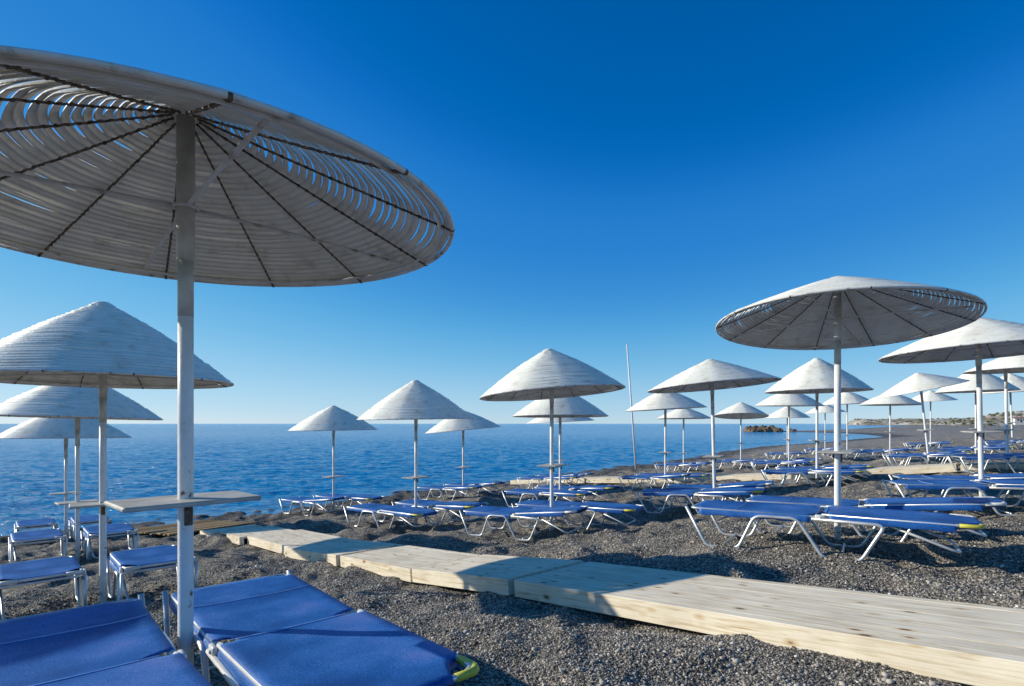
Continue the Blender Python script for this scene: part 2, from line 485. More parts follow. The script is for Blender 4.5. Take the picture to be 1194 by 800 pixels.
def kid_map():
    k = {}
    for o in bpy.data.objects:
        if o.parent: k.setdefault(o.parent, []).append(o)
    return k

# ---------------------------------------------------------------- ground and sea
def polar(rs, angs):
    A, Rr = np.meshgrid(angs, rs)
    X = Rr * np.sin(A); Y = Rr * np.cos(A)
    nr, na = X.shape
    idx = np.arange(nr * na).reshape(nr, na)
    F = np.stack([idx[:-1, :-1].ravel(), idx[:-1, 1:].ravel(), idx[1:, 1:].ravel(), idx[1:, :-1].ravel()], 1)[:, ::-1]
    return X.ravel(), Y.ravel(), F

rs = np.concatenate([np.linspace(0.05, 1.6, 20), np.exp(np.linspace(math.log(1.7), math.log(60), 620)), np.exp(np.linspace(math.log(62), math.log(3000), 160))])
angs = np.radians(np.concatenate([np.linspace(-180, -62, 60), np.linspace(-61, 57, 760), np.linspace(58, 180, 60)]))
X, Y, F = polar(rs, angs)
Z = gz(X, Y) + lumps(X, Y)
g = link('ground', fast_mesh('ground', np.stack([X, Y, Z], 1), F), M['shingle'])
tag(g, 'dark grey shingle beach sloping down to the sea', None, kind='structure')

rs = np.concatenate([np.exp(np.linspace(math.log(9), math.log(140), 420)), np.exp(np.linspace(math.log(145), math.log(40000), 120))])
angs = np.radians(np.linspace(-75, 62, 700))
X, Y, F = polar(rs, angs)
rr = np.hypot(X, Y)
amp = np.clip(1 - rr / 160, 0, 1) * np.clip(-shore_d(X, Y) / 4 + 0.25, 0.1, 1)
Z = amp * (0.06 * fbm(X / 2.0, Y / 0.9, 3, 71) + 0.08 * fbm(X / 0.7 + 5, Y / 0.33, 2, 91))
s = link('sea', fast_mesh('sea', np.stack([X, Y, Z], 1), F), M['sea'])
tag(s, 'calm blue sea with small ripples', None, kind='structure')

# loose pebbles on the near shingle
rng = np.random.default_rng(7)
NP = 210000
ico = [(0, 0, 1)]
for k in range(5): ico.append((0.894 * math.cos(k * 2 * PI / 5), 0.894 * math.sin(k * 2 * PI / 5), 0.447))
for k in range(5): ico.append((0.894 * math.cos((k + .5) * 2 * PI / 5), 0.894 * math.sin((k + .5) * 2 * PI / 5), -0.447))
ico.append((0, 0, -1)); ico = np.array(ico)
icf = []
for k in range(5):
    q = (k + 1) % 5
    icf += [(0, 1 + k, 1 + q), (1 + k, 6 + k, 1 + q), (1 + q, 6 + k, 6 + q), (11, 6 + q, 6 + k)]
icf = np.array(icf)
u = rng.random(NP)
pr = 1.9 * (8.5 / 1.9) ** (u ** 0.85)
pa = np.radians(rng.uniform(-50, 50, NP))
px = pr * np.sin(pa); py = pr * np.cos(pa)
pz = gz(px, py) + lumps(px, py)
size = np.clip(np.exp(rng.normal(math.log(0.0040), 0.42, NP)), 0.002, 0.019) * (0.85 + pr * 0.07)
V = ico[None, :, :] * size[:, None, None] * np.stack([rng.uniform(0.8, 1.5, NP), rng.uniform(0.7, 1.2, NP), rng.uniform(0.45, 0.8, NP)], 1)[:, None, :]
V = V * rng.uniform(0.85, 1.15, (NP, 12, 1))
th = rng.uniform(0, 2 * PI, NP)
c, s_ = np.cos(th)[:, None], np.sin(th)[:, None]
vx = V[:, :, 0] * c - V[:, :, 1] * s_; vy = V[:, :, 0] * s_ + V[:, :, 1] * c
tl = rng.normal(0, 0.5, NP)[:, None]
vz = V[:, :, 2] + vx * tl * 0.5
V = np.stack([vx + px[:, None], vy + py[:, None], vz + (pz + size * 0.2)[:, None]], 2).reshape(-1, 3)
Fp = (icf[None] + (np.arange(NP) * 12)[:, None, None]).reshape(-1, 3)
p = link('pebbles', fast_mesh('pebbles', V, Fp, True), M['pebble'])
tag(p, 'loose grey pebbles scattered over the near shingle', 'pebbles', kind='stuff')

# ---------------------------------------------------------------- boardwalks
WALKDIR = R_(-48)
def boardwalk(origin, t0, t1, w, ang, desc, pref, hgt=0.13, seed=1, nplank=6):
    """one lifted-out section of timber decking"""
    rnd = random.Random(seed)
    a = Vector((math.cos(ang), math.sin(ang), 0)); nn = Vector((-math.sin(ang), math.cos(ang), 0))
    L = t1 - t0
    mid = Vector((origin[0], origin[1], 0)) + a * (t0 + t1) / 2 - nn * (w / 2 + rnd.uniform(-.008, .008))
    e0 = mid - a * L / 2; e1 = mid + a * L / 2
    z0 = gz(e0.x, e0.y); z1 = gz(e1.x, e1.y)
    root = empty('boardwalk_section', (mid.x, mid.y, (z0 + z1) / 2 + 0.008 + rnd.uniform(-.002, .008)))
    root.rotation_euler = (0, -math.atan2(z1 - z0, L), ang + rnd.uniform(-.006, .006))
    tag(root, desc, 'boardwalk', pref)
    x = -w / 2 + 0.075
    for side in (-1, 1):
        mb = MB(); mb.box((0, 0, 0), (L / 2 - 0.004, 0.036, hgt / 2), bev=0.003)
        link('side_beam', mb.mesh('side_beam', False), M['wood'], root, (0, side * (w / 2 - 0.037), hgt / 2 - 0.015))
    pw = (w - 0.152) / nplank
    for k in range(nplank):
        mb = MB()
        # plank split into segments so that it can bow a little
        nseg = 8; vs = []; fs = []
        hy = pw / 2 - 0.0009; th = 0.034
        bow = rnd.uniform(-.0015, .0015); l2 = L / 2 - 0.008 - rnd.uniform(0, .01)
        for i in range(nseg + 1):
            xx = -l2 + 2 * l2 * i / nseg
            dz = bow * math.cos(i / nseg * PI) + rnd.uniform(-.0002, .0002)
            for (yy, zz) in ((-hy, 0), (-hy, th - .0008), (-hy + .0008, th), (hy - .0008, th), (hy, th - .0008), (hy, 0)):
                vs.append((xx, yy, zz + dz))
        for i in range(nseg):
            for j in range(6):
                q = (j + 1) % 6
                fs.append((i * 6 + j, i * 6 + q, i * 6 + 6 + q, i * 6 + 6 + j))
        fs.append((0, 1, 2, 3, 4, 5)[::-1]); fs.append(tuple(nseg * 6 + j for j in range(6)))
        mb.add(vs, [f[::-1] for f in fs])
        link('plank', mb.mesh('plank', False), M['wood'], root, (0, -w / 2 + 0.076 + pw * (k + .5), hgt - 0.0497 + rnd.uniform(-.0004, .0004)))
    return root

ORG = (-0.35, 6.2)
secs = [(-6.9, -6.25, 'short timber boardwalk end piece next to the brown slat mat'),
        (-6.2, -5.1, 'pale boardwalk section half in shade just before the seaward end piece'),
        (-5.07, -3.2, 'pale boardwalk section with a long gap, third from the sea'),
        (-3.17, -1.55, 'shaded boardwalk section left of the middle of the walk'),
        (-1.52, 0.04, 'sunlit boardwalk section between two round umbrella shadows'),
        (0.07, 1.5, 'boardwalk section crossed by the widest umbrella shadow'),
        (1.53, 5.6, 'long sunlit boardwalk section running out of the lower right corner')]
for i, (a0, a1, d) in enumerate(secs):
    boardwalk(ORG, a0, a1, 0.90 + (0.015 if i % 2 else 0), WALKDIR + R_([2, .6, -.6, .4, .0, .2, 0][i]), d, 'sections of the near boardwalk', seed=i + 3)
ORG2 = (3.6, 20.1)
for i, (a0, a1, d) in enumerate([(-4.0, -0.6, 'far boardwalk section nearest the water, behind the middle umbrellas'),
                                 (-0.55, 2.6, 'far boardwalk section beside the leaning bare pole'),
                                 (2.65, 6.2, 'far boardwalk section between the loungers right of centre'),
                                 (6.25, 9.6, 'far boardwalk section behind the shallow umbrella with underside showing'),
                                 (9.65, 13.5, 'far boardwalk section at the right edge of the photo')]):
    boardwalk(ORG2, a0, a1, 0.95, R_(-40), d, 'sections of the far boardwalk', seed=i + 30, hgt=0.16)

# roll-out slat mat at the sea end of the walk
def slat_mat():
    a = Vector((math.cos(R_(-38)), math.sin(R_(-38)), 0)); nn = Vector((-a.y, a.x, 0))
    root = empty('slat_mat', (-6.9, 12.1, gz(-6.9, 12.1) + 0.03))
    e = (-6.9 + a.x, 12.1 + a.y)
    root.rotation_euler = (0, -math.atan2(gz(*e) - gz(-6.9, 12.1), 1.0), R_(-38))
    tag(root, 'brown wooden slat mat laid on shingle at the sea end of the boardwalk', 'mat')
    rnd = random.Random(4)
    nsl = 26
    for k in range(nsl):
        x = -1.35 + k * 0.105
        mb = MB(); hw = 0.85 + rnd.uniform(-.05, .05)
        mb.box((0, 0, 0), (0.045, hw, 0.014), bev=0.004)
        o = link('slat', mb.mesh('slat', False), M['mat'], root, (x, 0, 0.05 + rnd.uniform(-.004, .01)), (0, 0, rnd.uniform(-.01, .01)))
    for s in (-.55, .55):
        mb = MB(); mb.box((0, s, 0.017), (1.4, 0.03, 0.016)); link('runner', mb.mesh('runner', False), M['mat'], root)
slat_mat()

# ---------------------------------------------------------------- umbrellas
RAD = 1.1
def canopy_mesh(name, H, seed, nring=31, naz=96, openness=0.5):
    rng = np.random.default_rng(seed)
    al = math.atan2(H, RAD); ca, sa = math.cos(al), math.sin(al)
    S = math.hypot(RAD, H)
    u0 = 0.07
    sp = S * (1 - u0) / nring
    az = np.arange(naz) * 2 * PI / naz
    sec = np.floor(az / (2 * PI / 12)).astype(int) % 12
    fr = (az / (2 * PI / 12)) % 1.0
    bell = np.sin(fr * PI)
    Vs = []; Fs = []; base = 0
    prof = [(-.5, 0), (-.25, .75), (0, 1.0), (.25, .75), (.5, 0)]
    th = 0.0028; bul = 0.0105
    K = 10
    secw = np.abs(np.cos((np.arange(12) + .5) / 12 * 2 * PI)) ** 2
    for i in range(nring):
        s0 = S * u0 + sp * (i + .5)
        wob = rng.normal(0, 1, 12)[sec] * bell
        wob2 = rng.normal(0, 1, 12)[sec] * bell
        narrow = rng.random(12)
        wd = sp * (1.12 - openness * (0.04 + 0.40 * secw[sec] * (.6 + .4 * narrow[sec]) + .16 * (narrow[sec] > .90)) * (0.30 + .70 * bell))
        sc = s0 + wob * sp * 0.07
        nof = wob2 * 0.0022 - 0.004 * bell * (s0 / S) + rng.normal(0, 0.0022 if H > .5 else .0006)
        rdip = 1 - 0.006 * bell
        tilt = -0.20 - 0.08 * rng.random()
        ring = []
        for side in (1, 0):
            pp = prof if side else prof[::-1]
            for (q, hgt) in pp:
                ss = sc + q * wd
                nn = nof + bul * hgt + tilt * q * wd * 1.2 - (0 if side else th)
                nn = nn + (0.016 if H < .5 else .036) * math.sin(PI * min(1, s0 / S)) ** .8
                x = (ss * ca + nn * sa) * rdip
                z = H - ss * sa + nn * ca
                ring.append(np.stack([x * np.cos(az), x * np.sin(az), z], 1))
        P = np.stack(ring, 1)            # naz, K, 3
        Vs.append(P.reshape(-1, 3))
        j = np.arange(naz)[:, None]; k = np.arange(K)[None, :]
        a = base + j * K + k; b_ = base + j * K + (k + 1) % K
        c_ = base + ((j + 1) % naz) * K + (k + 1) % K; d = base + ((j + 1) % naz) * K + k
        Fs.append(np.stack([a, b_, c_, d], 2).reshape(-1, 4))
        base += naz * K
    return fast_mesh(name, np.concatenate(Vs), np.concatenate(Fs)[:, ::-1], True)

def make_umbrella(H, seeds, detail=True, openness=.5):
    """built at the origin: ground z=0, rim at z=2.1"""
    root = empty('beach_umbrella')
    mb = MB(); 
    zz = [-.15, .3, .8, 1.3, 1.72]
    mb.tube([(0, 0, z) for z in zz], 0.0295, 20)
    link('pole', mb.mesh('pole'), M['pole'], root)
    mb = MB(); mb.tube([(0, 0, 1.93), (0, 0, 1.945), (0, 0, 2.1 + H - 0.03)], [0.031, 0.035, 0.035], 20)
    mb.tube([(0, 0, 1.70), (0, 0, 1.94)], 0.0300, 20)
    link('sleeve', mb.mesh('sleeve'), M['sleeve'], root)
    # table
    mb = MB(); mb.box((0, 0, 0), (0.15, 0.255, 0.0095), bev=0.006)
    tb = link('table_board', mb.mesh('table_board', False), M['table'], root, (0, 0, 0.9))
    if detail:
        for s in (-1, 1):
            mb = MB(); mb.tube([(s * .033, 0, -.10), (s * .036, 0, -.02), (s * .05, 0, -.011)], 0.006, 8)
            mb.box((s * .0345, 0, -.055), (0.004, 0.016, 0.045), bev=.002)
            link('bracket', mb.mesh('bracket'), M['rib'], tb)
    can = link('canopy', canopy_mesh('canopy', H, seeds, openness=openness), M['strip'], root, (0, 0, 2.1))
    # rim hoops
    mb = MB()
    ring = [(RAD * 1.005 * math.cos(k * 2 * PI / 72), RAD * 1.005 * math.sin(k * 2 * PI / 72), -0.006) for k in range(72)]
    mb.tube(ring, 0.010, 8, closed=True)
    ring = [(RAD * .955 * math.cos(k * 2 * PI / 72), RAD * .955 * math.sin(k * 2 * PI / 72), H * .045 - 0.020) for k in range(72)]
    mb.tube(ring, 0.007, 6, closed=True)
    link('rim_hoop', mb.mesh('rim_hoop'), M['hoop'], can)
    mb = MB(); mb.tube([(0, 0, H - .03), (0, 0, H - .02), (0, 0, H - .002), (0, 0, H + .004)], [.088, .084, .05, .01], 16)
    link('crown_cap', mb.mesh('crown_cap'), M['strip'], can)
    if detail:
        rnd = random.Random(seeds)
        for k in range(12):
            a = 2 * PI * k / 12
            pts = []; rad = []
            n = 124
            for i in range(n + 1):
                u = 0.045 + 0.955 * i / n
                wv = rnd.uniform(-.0015, .0015)
                pts.append((RAD * u * math.cos(a) - wv * math.sin(a), RAD * u * math.sin(a) + wv * math.cos(a), H * (1 - u) - 0.012 - 0.004 * math.sin(u * PI) + wv))
                rad.append(0.0046 + (0.003 if i % 4 == 0 else 0) * rnd.uniform(.4, 1.2))
            mb = MB(); mb.tube(pts, rad, 6)
            for rr_, zz_ in ((RAD * 1.005, -.0075),):
                ca_, sa_ = math.cos(a), math.sin(a)
                mb.tube([(rr_ * ca_ - .006 * sa_, rr_ * sa_ + .006 * ca_, zz_), (rr_ * ca_ + .006 * sa_, rr_ * sa_ - .006 * ca_, zz_)], 0.0108, 8)
            link('rib', mb.mesh('rib'), M['rib'], can)
        for k in range(4):
            a = R_(-54 + 90 * k)
            mb = MB()
            c, s = math.cos(a), math.sin(a)
            mb.tube([(0.04 * c, .04 * s, .05), (0.5 * c, .5 * s, .035), (RAD * .93 * c, RAD * .93 * s, 0.005)], 0.0085, 8)
            link('brace', mb.mesh('brace'), M['hoop'], can)
        mb = MB()
        mb.tube([(0.046 * math.cos(k * PI / 8), .046 * math.sin(k * PI / 8), .05) for k in range(16)], 0.008, 6, closed=True)
        link('collar', mb.mesh('collar'), M['hoop'], can)
    return root

# key: (pole px, Y, rim z rel. eye, cone height, table row px or None, tilt (dz/dx, dz/dy), lean dx, detail, angle, desc, label)
UM = [
 # k   X      Y      rim   H    tabY  tilt          lean  det ang  fold
 ('A', -1.36, 2.37, 0.85, .455, 583.5, (0, 0), 0, 1, -49),
 ('B', -3.87, 5.38, 0.41, .74, 587.5, (0, 0), 0, 1, -47),
 ('C', -6.61, 8.65, 0.10, .66, 585.5, (0, 0), 0, 1, -47),
 ('E', -9.06, 11.55, -0.28, .62, 575, (0, 0), 0, 0, -47),
 ('F', -4.67, 14.88, -0.16, .63, 555.6, (.01, .0), 0, 0, -30),
 ('G', -1.86, 11.01, 0.10, .74, 556.5, (0, 0), 0, 1, -32),
 ('H', -1.43, 16.67, -0.18, .58, 544.6, (.09, 0), 0, 0, -30),
 ('I', 0.61, 8.72, 0.47, .68, 542.5, (.075, -.03), 0, 1, -26),
 ('J', 1.12, 13.23, 0.18, .66, 542, (0, 0), 0, 1, -27),
 ('K', 1.57, 18.56, 0.06, .45, 537, (.05, 0), 0, 0, -28),
 ('L', 4.30, 15.94, 0.41, .56, 527.5, (.05, 0), 0, 1, -26),
 ('M', 7.19, 23.82, 0.22, .48, 528, (0, 0), 0, 0, -26),
 ('N', 3.53, 10.03, 0.67, .47, 532, (.05, -.03), -.05, 1, -24),
 ('O', 9.90, 24.59, 0.33, .60, 516.5, (-.04, -.10), 0, 0, -25),
 ('P', 7.07, 13.18, 0.76, .76, 513.5, (.01, 0), 0, 1, -24),
 ('Q', 9.83, 20.18, 0.64, .60, 512.5, (0, 0), 0, 0, -24),
 ('R', 14.82, 30.60, 0.32, .62, 512, (0, 0), 0, 0, -24),
 ('S', 15.61, 26.48, 0.92, .60, 507, (.04, 0), 0, 0, -24),
 ('T', 19.12, 34.72, 0.68, .52, 506, (.05, 0), 0, 0, -24),
 ('U', 3.155, 5.51, 0.97, .46, 527, (-.05, -.085), 0, 1, -32),
 ('V', 6.20, 7.50, 0.95, .45, 503.5, (.01, -.02), 0, 1, -22),
 ('W', 11.80, 16.41, 1.01, .48, 501, (.10, -.04), -.25, 1, -24),
 ('X', 15.55, 23.38, 0.78, .53, 503.5, (-.01, 0), 0, 0, -24),
 ('Y', 21.32, 28.96, 1.14, .55, 500.5, (.06, 0), 0, 0, -24),
 ('Z', 15.38, 18.85, 1.08, .74, 500, (.02, 0), 0, 0, -24),
 ('a', 10.90, 12.50, 1.18, .46, None, (0, 0), 0, 1, -22),
 ('b', 19.14, 21.84, 1.22, .72, 492.6, (0, 0), -.1, 0, -22),
]
ULAB = {
 'A': ('huge shallow white strip umbrella filling the upper left, seen from below', 'the huge foreground umbrella'),
 'B': ('steep white umbrella directly behind the foreground pole, largest at the left edge', 'the steep umbrella at the left edge'),
 'C': ('second umbrella of the left row, just under the steep left-edge canopy', 'the middle umbrella of the left row'),
 'E': ('lowest and farthest umbrella of the left row, its rim below the horizon', 'the farthest umbrella of the left row'),
 'F': ('small white umbrella alone at the water, left of the centre group', 'the small umbrella left of the centre group'),
 'G': ('pointed steep white umbrella standing before the sea between two smaller ones', 'the pointed umbrella with a small one each side'),
 'H': ('small tilted umbrella half hidden right of the pointed steep one', 'the small tilted umbrella half hidden at the water'),
 'I': ('large tilted white umbrella near the middle with right rim raised', 'the large tilted umbrella near the middle'),
 'J': ('steep umbrella standing right behind the large tilted middle umbrella', 'the umbrella right behind the large middle one'),
 'K': ('flat umbrella lowest of three stacked up behind the middle pole', 'the lowest of three stacked middle umbrellas'),
 'L': ('white umbrella just right of the leaning bare pole', 'the umbrella beside the leaning bare pole'),
 'M': ('small low umbrella just behind the one beside the bare pole', 'the small low umbrella behind the bare pole'),
 'N': ('wide shallow umbrella with a chipped sleeve right of the bare pole', 'the wide shallow umbrella right of the bare pole'),
 'O': ('small umbrella tipped back, standing against open sea left of the rocks', 'the tipped small umbrella left of the rocks'),
 'P': ('steep bell shaped umbrella directly left of the tall shallow umbrella pole', 'the steep bell shaped umbrella'),
 'Q': ('umbrella just below and behind the steep bell shaped one', 'the umbrella below the steep bell shaped one'),
 'R': ('tiny umbrella in front of the rocks, lowest of its cluster', 'the tiny umbrella in front of the rocks'),
 'S': ('umbrella showing just right of the tall shallow umbrella pole', 'the umbrella just right of the tall pole'),
 'T': ('tiny low umbrella partly behind the tall shallow umbrella pole', 'the tiny umbrella behind the tall pole'),
 'U': ('large shallow umbrella on the right with its ribbed underside showing', 'the large shallow umbrella on the right'),
 'V': ('wide shallow umbrella cut by the right edge, dirty underside showing', 'the wide umbrella cut by the right edge'),
 'W': ('shallow umbrella on a leaning pole before the grey headland', 'the umbrella with the leaning pole'),
 'X': ('small umbrella left of and behind the leaning pole umbrella', 'the small umbrella left of the leaning pole'),
 'Y': ('small umbrella peeking out right of the leaning pole umbrella', 'the small umbrella right of the leaning pole'),
 'Z': ('steep umbrella behind the thick right-hand pole', 'the steep umbrella behind the thick right pole'),
 'a': ('flat umbrella sitting askew on its pole at the right edge', 'the askew flat umbrella at the right edge'),
 'b': ('steep umbrella farthest right, behind the askew flat one', 'the farthest right steep umbrella'),
}
protos = {}
protos['sh'] = make_umbrella(.46, 3, True, 0.85)
protos['st'] = make_umbrella(.70, 8, True, 0.35)
protos['st0'] = make_umbrella(.62, 11, False, 0.35)
protos['st2'] = make_umbrella(.66, 21, True, 0.5)
protos['sh2'] = make_umbrella(.47, 33, True, 0.7)
protos['st1'] = make_umbrella(.58, 44, False, 0.5)
HP = {'sh': .46, 'st': .70, 'st0': .62, 'st2': .66, 'sh2': .47, 'st1': .58}
KM = kid_map()
used = set()
UPOS = {}
for (k, x, y, rim, H, ty, tilt, lean, det, ang) in UM:
    pk = 'st0' if not det else ('sh' if H < .5 else 'st')
    pk = {'st0': 'st1', 'st': 'st2', 'sh': 'sh2'}[pk] if k in 'FIJLMNQSTVXZab' else pk
    if pk in used: root = copy_tree(protos[pk], KM)
    else: root = protos[pk]; used.add(pk)
    bx = x - lean; by = y
    z = gz(bx, by)
    root.location = (bx, by, z)
    top = EYE + rim - z
    if lean: root.rotation_euler = (0, math.atan2(lean, top), 0)
    ks = top / 2.1
    rz = R_(random.Random(k).uniform(0, 360)) if k not in 'AUV' else R_(5 if k == 'A' else 12)
    for ch in root.children:
        nm = ch.name.split('.')[0]
        if nm in ('pole', 'sleeve'):
            if nm == 'pole': ch.scale = (1, 1, ks)
            else: ch.scale = (1, 1, 1); ch.location = (0, 0, top - 2.1 - max(0, HP[pk] - H))
        elif nm == 'canopy':
            off = 0.47 if k == 'a' else 0.0
            ch.location = (off, 0, top)
            ch.scale = (1, 1, H / HP[pk])
            rt = random.Random(k + 'q')
            if tilt == (0, 0) and k not in 'AB': tilt = (rt.uniform(-.03, .03), rt.uniform(-.02, .02))
            n3 = Vector((-tilt[0], -tilt[1], 1)).normalized()
            ch.rotation_mode = 'QUATERNION'
            ch.rotation_quaternion = Vector((0, 0, 1)).rotation_difference(n3) @ Quaternion((0, 0, 1), rz)
        elif nm == 'table_board':
            tz = 0.9 if ty is None else EYE - (ty - HOR) * y / FPX - z
            ch.location = (0, 0, tz)
            ch.rotation_euler = (0, 0, R_(ang + random.Random(k + 't').uniform(-6, 6)))
    tag(root, ULAB[k][0], 'beach umbrella', 'white strip umbrellas on the beach')
    UPOS[k] = (bx, by, ang)

# ---------------------------------------------------------------- sun loungers
BW = 0.29
def sling_mesh(x0, x1, zf, notch0=0.0, notch1=0.0, nx=26, ny=15, sag=0.010, seed=0, wrap=False):
    """fabric panel wrapped over the side tubes; zf(x) gives the tube height"""
    rnd = np.random.default_rng(seed)
    cs = []
    W2 = BW + 0.006
    top = [(-1 + 2 * j / (ny - 1)) for j in range(ny)]
    prof = [(-W2 - .010, -0.050), (-W2 - .012, -0.02)] + [(t * W2, None) for t in top] + [(W2 + .012, -0.02), (W2 + .010, -0.050)]
    vs = []
    m_ = len(prof)
    for i in range(nx + 1):
        u = i / nx
        for (yy, dz) in prof:
            v = min(1, abs(yy) / W2)
            q = max(0, (v - 0.60) / 0.40)
            cut = math.sin(min(1, q) * PI * .5) ** 0.7 if q > 0 else 0
            xa = x0 + notch0 * cut; xb = x1 - notch1 * cut
            xx = xa + (xb - xa) * u
            if dz is None:
                z = zf(xx) + 0.016 - sag * (1 - v ** 3) * (0.35 + 0.65 * math.sin(PI * u))
                z += 0.0016 * math.sin(xx * 23 + yy * 6) * (1 - v)
            else:
                z = zf(xx) + dz + 0.004 * math.sin(xx * 31 + (1 if yy > 0 else 0))
            vs.append((xx, yy, z))
    fs = []
    for i in range(nx):
        for j in range(m_ - 1):
            fs.append((i * m_ + j, (i + 1) * m_ + j, (i + 1) * m_ + j + 1, i * m_ + j + 1))
    if wrap:
        for (dx_, dz_) in ((.008, -.012), (.008, -.045)):
            for (x_, y_, z_) in vs[nx * m_:(nx + 1) * m_]:
                vs.append((x_ + dx_, y_, z_ + dz_))
        vs_end = vs
        for i in (nx, nx + 1):
            for j in range(m_ - 1):
                fs.append((i * m_ + j, (i + 1) * m_ + j, (i + 1) * m_ + j + 1, i * m_ + j + 1))
        nx = nx + 2
    # thickness
    n0 = len(vs)
    vs += [(x, y * 0.993, z - 0.004) for x, y, z in vs]
    fs += [tuple(n0 + q for q in f[::-1]) for f in fs]
    for i in range(nx):
        for j in (0, m_ - 1):
            a, b = i * m_ + j, (i + 1) * m_ + j
            fs.append((a, a + n0, b + n0, b) if j == 0 else (b, b + n0, a + n0, a))
    for j in range(m_ - 1):
        a, b = j, j + 1; fs.append((a, b, b + n0, a + n0))
        a, b = nx * m_ + j, nx * m_ + j + 1; fs.append((b, a, a + n0, b + n0))
    mb = MB(); mb.add(vs, fs)
    return mb.mesh('sling')

BH = 0.345
HX = 1.0       # hinge
HEAD = 1.98
def make_lounger(back=0.03, grip='yellow', seed=0, light=False):
    root = empty('sun_lounger')
    seat = lambda x: BH - 0.006 * math.sin(min(1, max(0, x / HX)) * PI) - (0.008 * max(0, x - .6) / .3)
    bk = lambda x: BH + (x - HX) * back + 0.008
    bk_ = bk
    # seat frame
    mb = MB(); t = 0.0125
    mb.tube([(HX, -BW, BH - .01), (0.02, -BW, BH), (0.02, BW, BH), (HX, BW, BH - .01)], t, 8, fillet=.05)
    mb.tube([(.45, -BW, BH - .04), (.45, BW, BH - .04)], .009, 6)
    link('seat_frame', mb.mesh('seat_frame'), M['alu'], root)
    link('seat_sling', sling_mesh(0.035, HX - .01, seat, .05, .06, seed=seed), M['sling'], root)
    def fab(zf, xa, xb, xs, v):
        u = (xs - xa) / (xb - xa)
        return zf(xs) + 0.016 - 0.010 * (1 - abs(v) ** 3) * (0.35 + 0.65 * math.sin(PI * u)) + 0.0016 * math.sin(xs * 23 + v * (BW + .006) * 6) * (1 - abs(v))
    for (xs, zf, xa, xb, w0) in ((0.38, seat, .035, HX - .01, .99), (HX - .03, seat, .035, HX - .01, .82), (HX + .035, bk_, HX + .015, HEAD + .012, .82)):
        mb = MB(); mb.tube([(xs, BW * w0 * (-1 + j / 10), fab(zf, xa, xb, xs, w0 * (-1 + j / 10)) + .0012) for j in range(21)], .0026, 6)
        link('seam', mb.mesh('seam'), M['seam'], root)
    # back frame
    bf = MB()
    bf.tube([(HX + .01, -BW, bk(HX)), (HEAD, -BW, bk(HEAD)), (HEAD, BW, bk(HEAD)), (HX + .01, BW, bk(HX))], t, 8, fillet=.10)
    bo = link('back_frame', bf.mesh('back_frame'), M['alu'], root)
    link('backrest_sling', sling_mesh(HX + .015, HEAD + .012, bk, .045, .17, seed=seed + 1, wrap=True), M['sling'], root)
    for s in (-1, 1):
        z = bk(HEAD)
        mb = MB()
        mb.tube([(HEAD - .13, s * BW, bk(HEAD - .13)), (HEAD, s * BW, z), (HEAD, s * (BW - .10), z)], .0158, 8, fillet=.09)
        link('grip', mb.mesh('grip'), M['yellow'] if (grip == 'yellow' and s < 0) or (grip == 'far' and s > 0) else M['plastic'], bo)
        mb = MB(); mb.box((HX, s * (BW + .02), BH - .012), (.035, .010, .022), bev=.004)
        mb.tube([(HX, s * (BW + .018), BH - .012), (HX, s * (BW + .036), BH - .012)], .008, 8)
        link('hinge', mb.mesh('hinge'), M['plastic'], root)
        # side leg: zigzag tube with a skid under the foot end
        y = s * (BW + .022)
        ym = s * (BW + .03)
        mb = MB()
        mb.tube([(-.02, y, BH + .015), (.15, ym, .005), (.40, ym, .005), (.53, y, BH - .035), (.84, y, BH - .035), (1.02, ym, -.01), (1.26, ym, -.01), (1.42, y, BH - .045), (HX - .06, y, BH - .028)], .0135, 8, fillet=.055)
        link('side_leg', mb.mesh('side_leg'), M['alu'], root)
    mb = MB()
    mb.tube([(1.40, -BW + .02, BH - .03), (1.86, -BW + .03, .12), (1.86, BW - .03, .12), (1.40, BW - .02, BH - .03)], .011, 8, fillet=.07)
    link('support_loop', mb.mesh('support_loop'), M['alu'], root)
    for xx in (.27, 1.14):
        mb = MB(); mb.tube([(xx, -BW - .03, .01), (xx, BW + .03, .01)], .009, 6)
        link('cross_bar', mb.mesh('cross_bar'), M['alu'], root)
    return root

